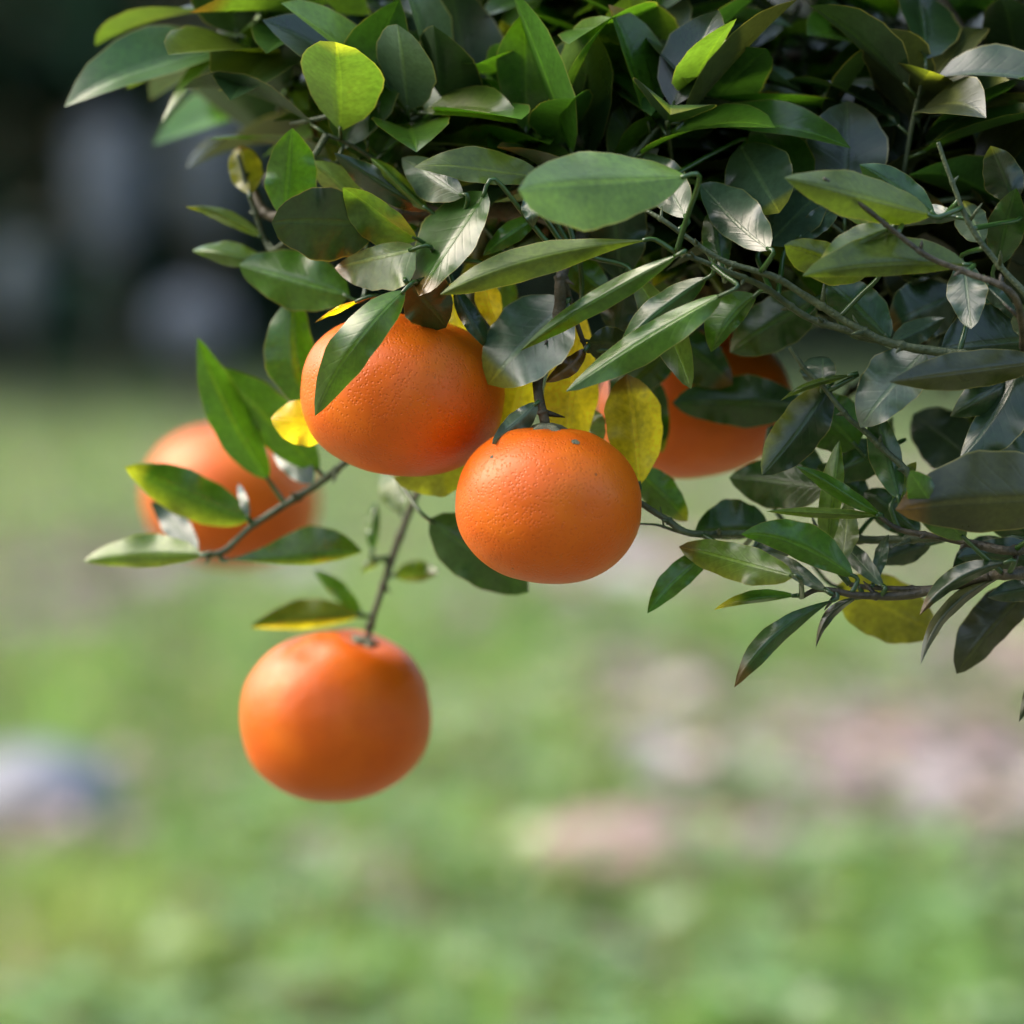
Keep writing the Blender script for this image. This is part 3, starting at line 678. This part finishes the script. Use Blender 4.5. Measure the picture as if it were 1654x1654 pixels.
# ------------------------------------------------------------------ oranges
def orange(px, py, z, rx, ry, tilt, label, stem_px, seed, dimple=0.10, bump=None, spots=()):
    d = D0 + z / 100
    c = P(px, py, d); a = rx * KPX * d; b = ry * KPX * d
    root = bpy.data.objects.new('orange_fruit', None); COL.objects.link(root); root.location = c
    tag(root, label, 'orange', 'oranges hanging in the tree')
    stem = P(*stem_px) - c                      # where the stalk enters
    rx_ = Matrix.Rotation(tilt, 3, 'Y')
    sd = (rx_.inverted() @ stem); sdir = Vector((sd.x / a, sd.y / a, sd.z / b)).normalized()
    NU, NV = 96, 56
    v, f = [], []
    so_ = Vector((seed * 3.1, seed * 1.7, 0))
    def surf(u):
        n_ = 1 + 0.016 * noise.noise(u * 1.6 + so_) + 0.006 * noise.noise(u * 4 + so_)
        e = 2.25                                # slightly boxy, squat fruit
        q = (abs(u.x ** 2 + u.y ** 2) ** (e / 2) + abs(u.z) ** e) ** (-1 / e)
        n_ *= 1 + (q - 1) * 0.9
        an = u.angle(sdir)
        n_ *= 1 - dimple * math.exp(-(an / 0.26) ** 2) * 0.6 + 0.018 * math.exp(-((an - .45) / .2) ** 2)
        n_ *= 1 + 0.010 * math.cos(7 * math.atan2(u.x, u.y)) * math.exp(-(an / .6) ** 2)
        if bump:
            bd = Vector(bump[0]).normalized(); n_ *= 1 + bump[1] * math.exp(-(u.angle(bd) / bump[2]) ** 2)
        return rx_ @ Vector((u.x * a * n_, u.y * a * n_, u.z * b * n_))
    v.append(surf(Vector((0, 0, 1))))
    for i in range(1, NV):
        th = math.pi * i / NV
        for k in range(NU):
            ph = 2 * math.pi * k / NU
            v.append(surf(Vector((math.sin(th) * math.cos(ph), math.sin(th) * math.sin(ph), math.cos(th)))))
    v.append(surf(Vector((0, 0, -1))))
    for k in range(NU): f.append((0, 1 + k, 1 + (k + 1) % NU))
    for i in range(NV - 2):
        for k in range(NU):
            q0 = 1 + i * NU; q1 = q0 + NU; k2 = (k + 1) % NU
            f.append((q0 + k, q1 + k, q1 + k2, q0 + k2))
    q0 = 1 + (NV - 2) * NU
    for k in range(NU): f.append((len(v) - 1, q0 + (k + 1) % NU, q0 + k))
    link_obj('peel', mesh('peel', v, f), M_PEEL, root)
    # calyx: small lobed disc with the stub of the stalk
    sp = surf(sdir); nrm = (rx_ @ sdir).normalized()
    s1 = nrm.cross(Vector((0, 1, 0.2))).normalized(); s2 = nrm.cross(s1)
    cv = [sp + nrm * 0.0022]; cf = []
    for ring, (rad, h) in enumerate(((.0024, .0024), (.0052, .0014), (.0074, -.0008))):
        for k in range(20):
            an = 2 * math.pi * k / 20; r_ = rad * (1 + (0.20 * ring) * math.cos(5 * an + seed))
            cv.append(sp + (s1 * math.cos(an) + s2 * math.sin(an)) * r_ + nrm * h)
    for k in range(20):
        k2 = (k + 1) % 20; cf.append((0, 1 + k, 1 + k2))
        for r_ in (0, 1): cf.append((1 + r_ * 20 + k, 21 + r_ * 20 + k, 21 + r_ * 20 + k2, 1 + r_ * 20 + k2))
    link_obj('calyx', mesh('calyx', cv, cf), M_CALYX, root)
    st = sp - nrm * .002
    dd, bi, i = nearest_branch(c + sp)
    e = BR[bi]['pts'][i] - c
    m2 = (st + e) / 2 + nrm * min(.01, (e - st).length * .2)
    pts = bez([st, m2, e], 5)
    tv, tf = tube(pts, [.0022 - .00004 * k for k in range(len(pts))], 8, bumps=.2)
    link_obj('stalk', mesh('stalk', tv, tf), M_TWIGB, root)
    for (ux, uy, uz, r_) in spots:              # scars on the peel
        u = Vector((ux, uy, uz)).normalized(); p0 = surf(u); n_ = (p0).normalized()
        a1 = n_.cross(Vector((0, 0, 1))).normalized(); a2 = n_.cross(a1)
        pv = [p0 + n_ * .0006]; pf = []
        for k in range(12):
            an = 2 * math.pi * k / 12; w = r_ * (1 + .3 * noise.noise(Vector((math.cos(an) * 2, math.sin(an) * 2, seed + ux))))
            u2 = (u + (rx_.inverted() @ (a1 * math.cos(an) + a2 * math.sin(an))) * (w / a)).normalized()
            pv.append(surf(u2) + n_ * .00015); pf.append((0, 1 + k, 1 + (k + 1) % 12))
        link_obj('scar', mesh('scar', pv, pf), M_CALYX, root)
    return root
orange(650, 638, 4.0, 165, 130, R(6), 'orange half covered by a curved green leaf, touching the fruit with the bare stalk', (688, 520, D0 + .035), 1, .10)
orange(886, 816, 0.0, 150, 126, R(4), 'orange with grey scar beside its thick bare stalk, in front of yellow leaves', (884, 704, D0 - .002), 2, .05,
       spots=((.22, -.50, .82, .0017), (-.62, -.50, .58, .0009)))
orange(542, 1157, 20.0, 154, 137, R(-6), 'orange hanging alone and lowest on a long thin twig', (588, 1046, D0 + .19), 3, .12, bump=((-.16, -.55, .82), -.035, .16))
orange(374, 803, 76.0, 142, 112, R(8), 'orange behind the small leafy twig, far behind the other fruits', (428, 698, D0 + .75), 4)
orange(1122, 655, 17.0, 158, 116, R(-8), 'orange mostly hidden behind dark leaves and the upright yellow leaf', (1140, 560, D0 + .16), 5)

# ------------------------------------------------------------------ meadow
rg = random.Random(5)
def ground_pt(px, py):
    d = FW + RT * ((px - 827) * KPX) + UP * ((827 - py) * KPX)
    return CAMP + d * (CAM_H / -d.z)
def patch(x, y): return noise.noise(Vector((x * .9, y * .45, 3.3))) + .5 * noise.noise(Vector((x * 2.3, y * 1.4, 8.1)))
V, F, C = [], [], []
def blade(x, y, h, w, lean, col):
    a = rg.uniform(0, 6.283); dx, dy = math.cos(a), math.sin(a); b = rg.uniform(0, 6.283); lx, ly = math.cos(b) * lean, math.sin(b) * lean
    n0 = len(V)
    V.extend([(x - dx * w, y - dy * w, 0), (x + dx * w, y + dy * w, 0), (x + dx * w * .8 + lx * h * .4, y + dy * w * .8 + ly * h * .4, h * .6), (x - dx * w * .8 + lx * h * .4, y - dy * w * .8 + ly * h * .4, h * .6), (x + lx * h, y + ly * h, h)])
    F.extend([(n0, n0 + 1, n0 + 2, n0 + 3), (n0 + 3, n0 + 2, n0 + 4)]); C.extend([col] * 5)
BARE = [(250, 930, 330, 45, .9), (1000, 930, 170, 60, .95), (1480, 1270, 240, 120, .95), (1120, 1250, 120, 60, .8), (80, 1010, 90, 60, .9), (1600, 1080, 110, 60, .9), (1060, 1130, 90, 60, .8),
        (1320, 1200, 60, 40, .8), (60, 1370, 120, 40, .8), (1050, 1400, 260, 50, .85), (520, 700, 620, 70, .7), (1300, 740, 500, 70, .8), (1350, 950, 200, 40, .6)]
BW = []
for px, py, ax, ay, st in BARE:
    c_ = ground_pt(px, py); e_ = ground_pt(px + ax, py); f_ = ground_pt(px, py + ay); h_ = ground_pt(px, py - ay)
    BW.append((c_.x, (f_.y + h_.y) / 2, abs(e_.x - c_.x), abs(h_.y - f_.y) / 2, st))
def bare(x, y):
    b = 0
    for cx, cy, ax, ay, st in BW:
        q = ((x - cx) / ax) ** 2 + ((y - cy) / ay) ** 2
        if q < 1.4: b = max(b, st * min(1, (1.4 - q) / .6))
    return b
def clump(x, y): return noise.noise(Vector((x * 5.5, y * 2.2, 1.3))) + .6 * noise.noise(Vector((x * 11, y * 4.5, 5.1)))
for k in range(160000):
    y = 3.6 + 17 * rg.random() ** 1.5 if k < 120000 else rg.uniform(14, 21); hw = 1.1 + .13 * y
    x = rg.uniform(-hw, hw); q = patch(x, y)
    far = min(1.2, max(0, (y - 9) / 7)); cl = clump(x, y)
    if rg.random() < max(bare(x, y) if y < 14.5 else 0, .5 * far if y < 14.5 else 0, .75 if q < -.35 else 0): continue
    if cl < -.25 and rg.random() < .5: continue
    g = rg.random()
    if g < .14: col = (.36, .33, .18, 1)
    else:
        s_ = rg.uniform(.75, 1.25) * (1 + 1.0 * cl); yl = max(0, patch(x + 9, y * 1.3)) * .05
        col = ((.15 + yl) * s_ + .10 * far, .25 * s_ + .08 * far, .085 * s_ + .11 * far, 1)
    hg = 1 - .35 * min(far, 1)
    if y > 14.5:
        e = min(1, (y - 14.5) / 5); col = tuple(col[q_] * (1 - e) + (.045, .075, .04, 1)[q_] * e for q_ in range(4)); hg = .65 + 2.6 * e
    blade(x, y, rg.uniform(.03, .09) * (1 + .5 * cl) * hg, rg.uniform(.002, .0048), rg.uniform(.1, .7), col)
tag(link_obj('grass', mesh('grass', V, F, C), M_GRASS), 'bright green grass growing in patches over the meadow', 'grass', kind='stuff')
# broad-leaved weeds
V, F, C = [], [], []
def flat_leaf(c, d, up, ln, w, col, V, F, C):
    s_ = d.cross(up).normalized(); n0 = len(V); nu = s_.cross(d)
    for t, q in ((0, .1), (.3, .85), (.6, .9), (1, .06)):
        p = c + d * ln * t - nu * (ln * .18 * t * t)
        V.extend([p - s_ * w * q + nu * w * .2 * q, p, p + s_ * w * q + nu * w * .2 * q]); C.extend([col] * 3)
    for i in range(3):
        a = n0 + i * 3; F.extend([(a, a + 1, a + 4, a + 3), (a + 1, a + 2, a + 5, a + 4)])
for k in range(3400):
    y = 3.8 + 13 * rg.random() ** 1.5; hw = 1.0 + .13 * y; x = rg.uniform(-hw, hw)
    if patch(x + 3, y) < -.05 or rg.random() < bare(x, y): continue
    s_ = rg.uniform(.7, 1.7); col = (.14 * s_, .24 * s_, .09 * s_, 1)
    if rg.random() < .16: s_ = rg.uniform(1.2, 1.9); col = (.27 * s_, .33 * s_, .20 * s_, 1)  # some weeds coloured paler: glints painted into the leaf colour
    h = rg.uniform(.02, .09)
    for j in range(rg.randint(3, 6)):
        a = rg.uniform(0, 6.28); d = Vector((math.cos(a), math.sin(a), rg.uniform(.1, .8))).normalized()
        flat_leaf(Vector((x, y, h)), d, Vector((0, 0, 1)), rg.uniform(.03, .075), rg.uniform(.011, .026), col, V, F, C)
tag(link_obj('weeds', mesh('weeds', V, F, C), M_GRASS), 'low broad-leaved weeds between the grass', 'weeds', kind='stuff')
# dry litter nobody can count
V, F, C = [], [], []
for k in range(17000):
    y = 3.8 + 15 * rg.random() ** 1.4; hw = 1.0 + .13 * y; x = rg.uniform(-hw, hw)
    if rg.random() > .10 + .8 * bare(x, y): continue
    s_ = rg.uniform(.6, 1.25); col = rg.choice([(.44 * s_, .37 * s_, .35 * s_, 1), (.36 * s_, .26 * s_, .18 * s_, 1), (.16 * s_, .12 * s_, .10 * s_, 1), (.40 * s_, .32 * s_, .34 * s_, 1)])
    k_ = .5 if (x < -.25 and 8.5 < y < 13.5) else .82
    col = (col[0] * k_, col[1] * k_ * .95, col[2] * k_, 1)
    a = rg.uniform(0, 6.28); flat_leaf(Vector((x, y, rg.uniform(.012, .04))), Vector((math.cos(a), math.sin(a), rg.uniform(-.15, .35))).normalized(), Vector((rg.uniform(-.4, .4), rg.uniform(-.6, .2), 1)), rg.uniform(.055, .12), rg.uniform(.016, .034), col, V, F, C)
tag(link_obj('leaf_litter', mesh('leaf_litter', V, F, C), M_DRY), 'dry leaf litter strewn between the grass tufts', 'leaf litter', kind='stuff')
# larger fallen leaves that stand out
FL = [(1318, 1205, .10, (.62, .58, .55)), (1345, 1310, .12, (.60, .50, .48)), (1130, 1270, .10, (.56, .48, .42)), (1480, 1235, .08, (.42, .25, .14)), (1560, 1310, .12, (.50, .45, .46)), (1600, 1070, .14, (.66, .50, .40)),
      (1640, 1300, .12, (.52, .48, .45)), (1050, 1150, .12, (.60, .57, .52)), (1090, 1250, .09, (.55, .55, .60)), (990, 960, .20, (.68, .66, .66)), (440, 940, .18, (.56, .50, .54)), (230, 960, .18, (.45, .38, .38)),
      (30, 1345, .11, (.52, .44, .38)), (1380, 1110, .10, (.50, .49, .42)), (1230, 1235, .08, (.50, .44, .44)), (960, 1130, .09, (.55, .55, .48)), (700, 1345, .08, (.60, .58, .52)), (300, 1345, .07, (.55, .50, .48))]
for k, (px, py, sz, c) in enumerate(FL):
    p = ground_pt(px, py)
    V, F, C = [], [], []
    a = rg.uniform(0, 6.28)
    flat_leaf(Vector((0, 0, 0)), Vector((math.cos(a) * 1, math.sin(a) * .6, .25)).normalized(), Vector((0, -.55, 1)).normalized(), sz, sz * .32, (c[0] * .8, c[1] * .77, c[2] * .78, 1), V, F, C)
    o = link_obj('fallen_leaf', mesh('fallen_leaf', V, F, C), M_DRY); o.location = (p.x, p.y, .03)
    tag(o, 'pale dry fallen leaf lying in the grass', 'fallen leaf', 'fallen leaves in the grass')
def stone(name, px, py, size, mat, label, cat, seed):
    p = ground_pt(px, py); bm = bmesh.new(); bmesh.ops.create_icosphere(bm, subdivisions=4, radius=1)
    for q in bm.verts:
        n_ = 1 + .22 * noise.noise(q.co * 1.1 + Vector((seed, 0, 0))) + .05 * noise.noise(q.co * 4 + Vector((seed, 3, 0)))
        q.co = Vector((q.co.x * size[0], q.co.y * size[1], q.co.z * size[2])) * n_
    me = bpy.data.meshes.new(name); bm.to_mesh(me); bm.free(); me.polygons.foreach_set('use_smooth', [True] * len(me.polygons))
    o = link_obj(name, me, mat); o.location = (p.x, p.y, size[2] * .45); tag(o, label, cat); return o
def rock_material(name, a, b):
    return bark_material(name, a, b, 18)
stone('rounded_stone', 55, 1338, (.13, .12, .085), rock_material('blue_grey_stone', (.15, .16, .20), (.23, .24, .29)), 'rounded blue-grey stone lying in the grass', 'stone', 2)
stone('flat_stone', 1040, 1420, (.15, .12, .06), rock_material('pink_stone', (.26, .14, .13), (.36, .24, .23)), 'flat pinkish red stone half sunk in the grass', 'stone', 6)

# ------------------------------------------------------------------ trees beyond the meadow, and unseen ones added behind the camera
def crown_mesh(seed, H, rad, nclump, per):
    rnd = random.Random(seed); V, F, C = [], [], []
    for c in range(nclump):
        a = rnd.uniform(0, 6.28); z = rnd.random() ** 1.4; rr_ = rad * math.sqrt(max(.05, 1 - (2 * z * .85 - .75) ** 2)) * rnd.uniform(.45, 1)
        cc = Vector((math.cos(a) * rr_, math.sin(a) * rr_, .15 + z * H)); cr = rnd.uniform(.25, .5); s0 = rnd.uniform(.55, 1.5)
        for k in range(per):
            d = Vector((rnd.gauss(0, 1), rnd.gauss(0, 1), rnd.gauss(0, .8))).normalized() * cr * rnd.random() ** .4
            p = cc + d
            if p.z < .05: continue
            s_ = s0 * rnd.uniform(.7, 1.3); a2 = rnd.uniform(0, 6.28)
            dv = Vector((math.cos(a2), math.sin(a2), rnd.uniform(-.9, .3))).normalized()
            flat_leaf(p, dv, Vector((rnd.uniform(-.6, .6), rnd.uniform(-.6, .6), 1)).normalized(), rnd.uniform(.12, .20), rnd.uniform(.035, .06), (.036 * s_, .078 * s_, .042 * s_, 1), V, F, C)
    return mesh('crown', V, F, C)
CR = [crown_mesh(11, 4.6, 2.0, 185, 62), crown_mesh(12, 4.0, 1.7, 140, 62)]
def trunk_mesh(seed):
    rnd = random.Random(seed); v, f = [], []
    base = [Vector((0, 0, -.05)), Vector((.05, .02, .8)), Vector((-.05, .05, 1.8)), Vector((.1, 0, 3.2))]
    p = bez(base, 6); tube(p, [.14 - .005 * k for k in range(len(p))], 10, v, f, bumps=.1)
    for k in range(7):
        b = p[5 + k * 2 % 12]; a = rnd.uniform(0, 6.28)
        q = bez([b, b + Vector((math.cos(a) * .6, math.sin(a) * .6, .4)), b + Vector((math.cos(a) * 1.3, math.sin(a) * 1.3, rnd.uniform(.4, 1.1)))], 5)
        tube(q, [.05 - .0035 * j for j in range(len(q))], 7, v, f)
    return mesh('trunk', v, f)
TR = trunk_mesh(3)
FT = [(-3.6, 20.5, 0, 1.15, 0), (-1.35, 22.0, 1, 1.05, 40), (1.6, 23.5, 0, 1.1, 100), (4.6, 22.5, 1, 1.2, 200), (7.8, 23, 0, 1.1, 250), (-6.9, 22, 1, 1.25, 300),
      (-4.0, -4.2, 0, 1.0, 15), (2.9, -4.6, 0, .95, 210),  # unseen trees, added behind the camera to dim the front fill
      (-4.6, 27, 1, 1.0, 70), (-.2, 27, 0, 1.2, 20), (3.2, 27.5, 1, 1.35, 90), (6.4, 28, 0, 1.2, 160)]
for k, (x, y, w, sc, rz) in enumerate(FT):
    o = bpy.data.objects.new('shade_tree', None); COL.objects.link(o); o.location = (x, y, 0); o.scale = (sc,) * 3; o.rotation_euler = (0, 0, R(rz))
    if y > 0: tag(o, 'dark leafy tree in the shade beyond the meadow', 'tree', 'dark trees beyond the meadow')
    else: tag(o, 'unseen dark tree added behind the camera to cut front light', 'tree', 'unseen trees added behind the camera')
    t1 = link_obj('trunk', TR, M_BARK, o); link_obj('crown', CR[w], M_FAR, o)

# blue-grey bushes made up for the soft light patches against the dark trees
def light_patch_mesh(seed, rad, n):
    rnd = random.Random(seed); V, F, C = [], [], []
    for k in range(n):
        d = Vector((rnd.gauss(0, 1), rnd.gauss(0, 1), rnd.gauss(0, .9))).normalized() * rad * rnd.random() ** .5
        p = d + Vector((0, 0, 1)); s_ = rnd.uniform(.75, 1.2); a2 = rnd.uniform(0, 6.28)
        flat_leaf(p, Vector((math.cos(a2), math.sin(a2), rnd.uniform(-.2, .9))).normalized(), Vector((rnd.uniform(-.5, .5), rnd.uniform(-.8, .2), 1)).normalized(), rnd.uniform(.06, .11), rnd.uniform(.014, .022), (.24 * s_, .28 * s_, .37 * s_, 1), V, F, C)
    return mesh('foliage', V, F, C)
BM = light_patch_mesh(5, .30, 900)
sv, sf = [], []
for k in range(5):
    a = k * 1.25; tube(bez([Vector((math.cos(a) * .02, math.sin(a) * .02, -.03)), Vector((math.cos(a) * .05, math.sin(a) * .05, .5)), Vector((math.cos(a) * .15, math.sin(a) * .15, 1.05))], 5), [.014 - .0008 * j for j in range(11)], 6, sv, sf)
SM = mesh('stem', sv, sf)
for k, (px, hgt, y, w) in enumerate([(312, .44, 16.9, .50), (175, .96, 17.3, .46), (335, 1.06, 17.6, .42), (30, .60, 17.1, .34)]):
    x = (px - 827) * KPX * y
    o = bpy.data.objects.new('light_patch_bush', None); COL.objects.link(o); o.location = (x, y, 0); o.scale = (w, w, hgt)
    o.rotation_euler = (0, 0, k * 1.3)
    tag(o, 'made-up blue-grey bush for a light patch before the dark trees', 'bush', 'bushes made up for light patches')
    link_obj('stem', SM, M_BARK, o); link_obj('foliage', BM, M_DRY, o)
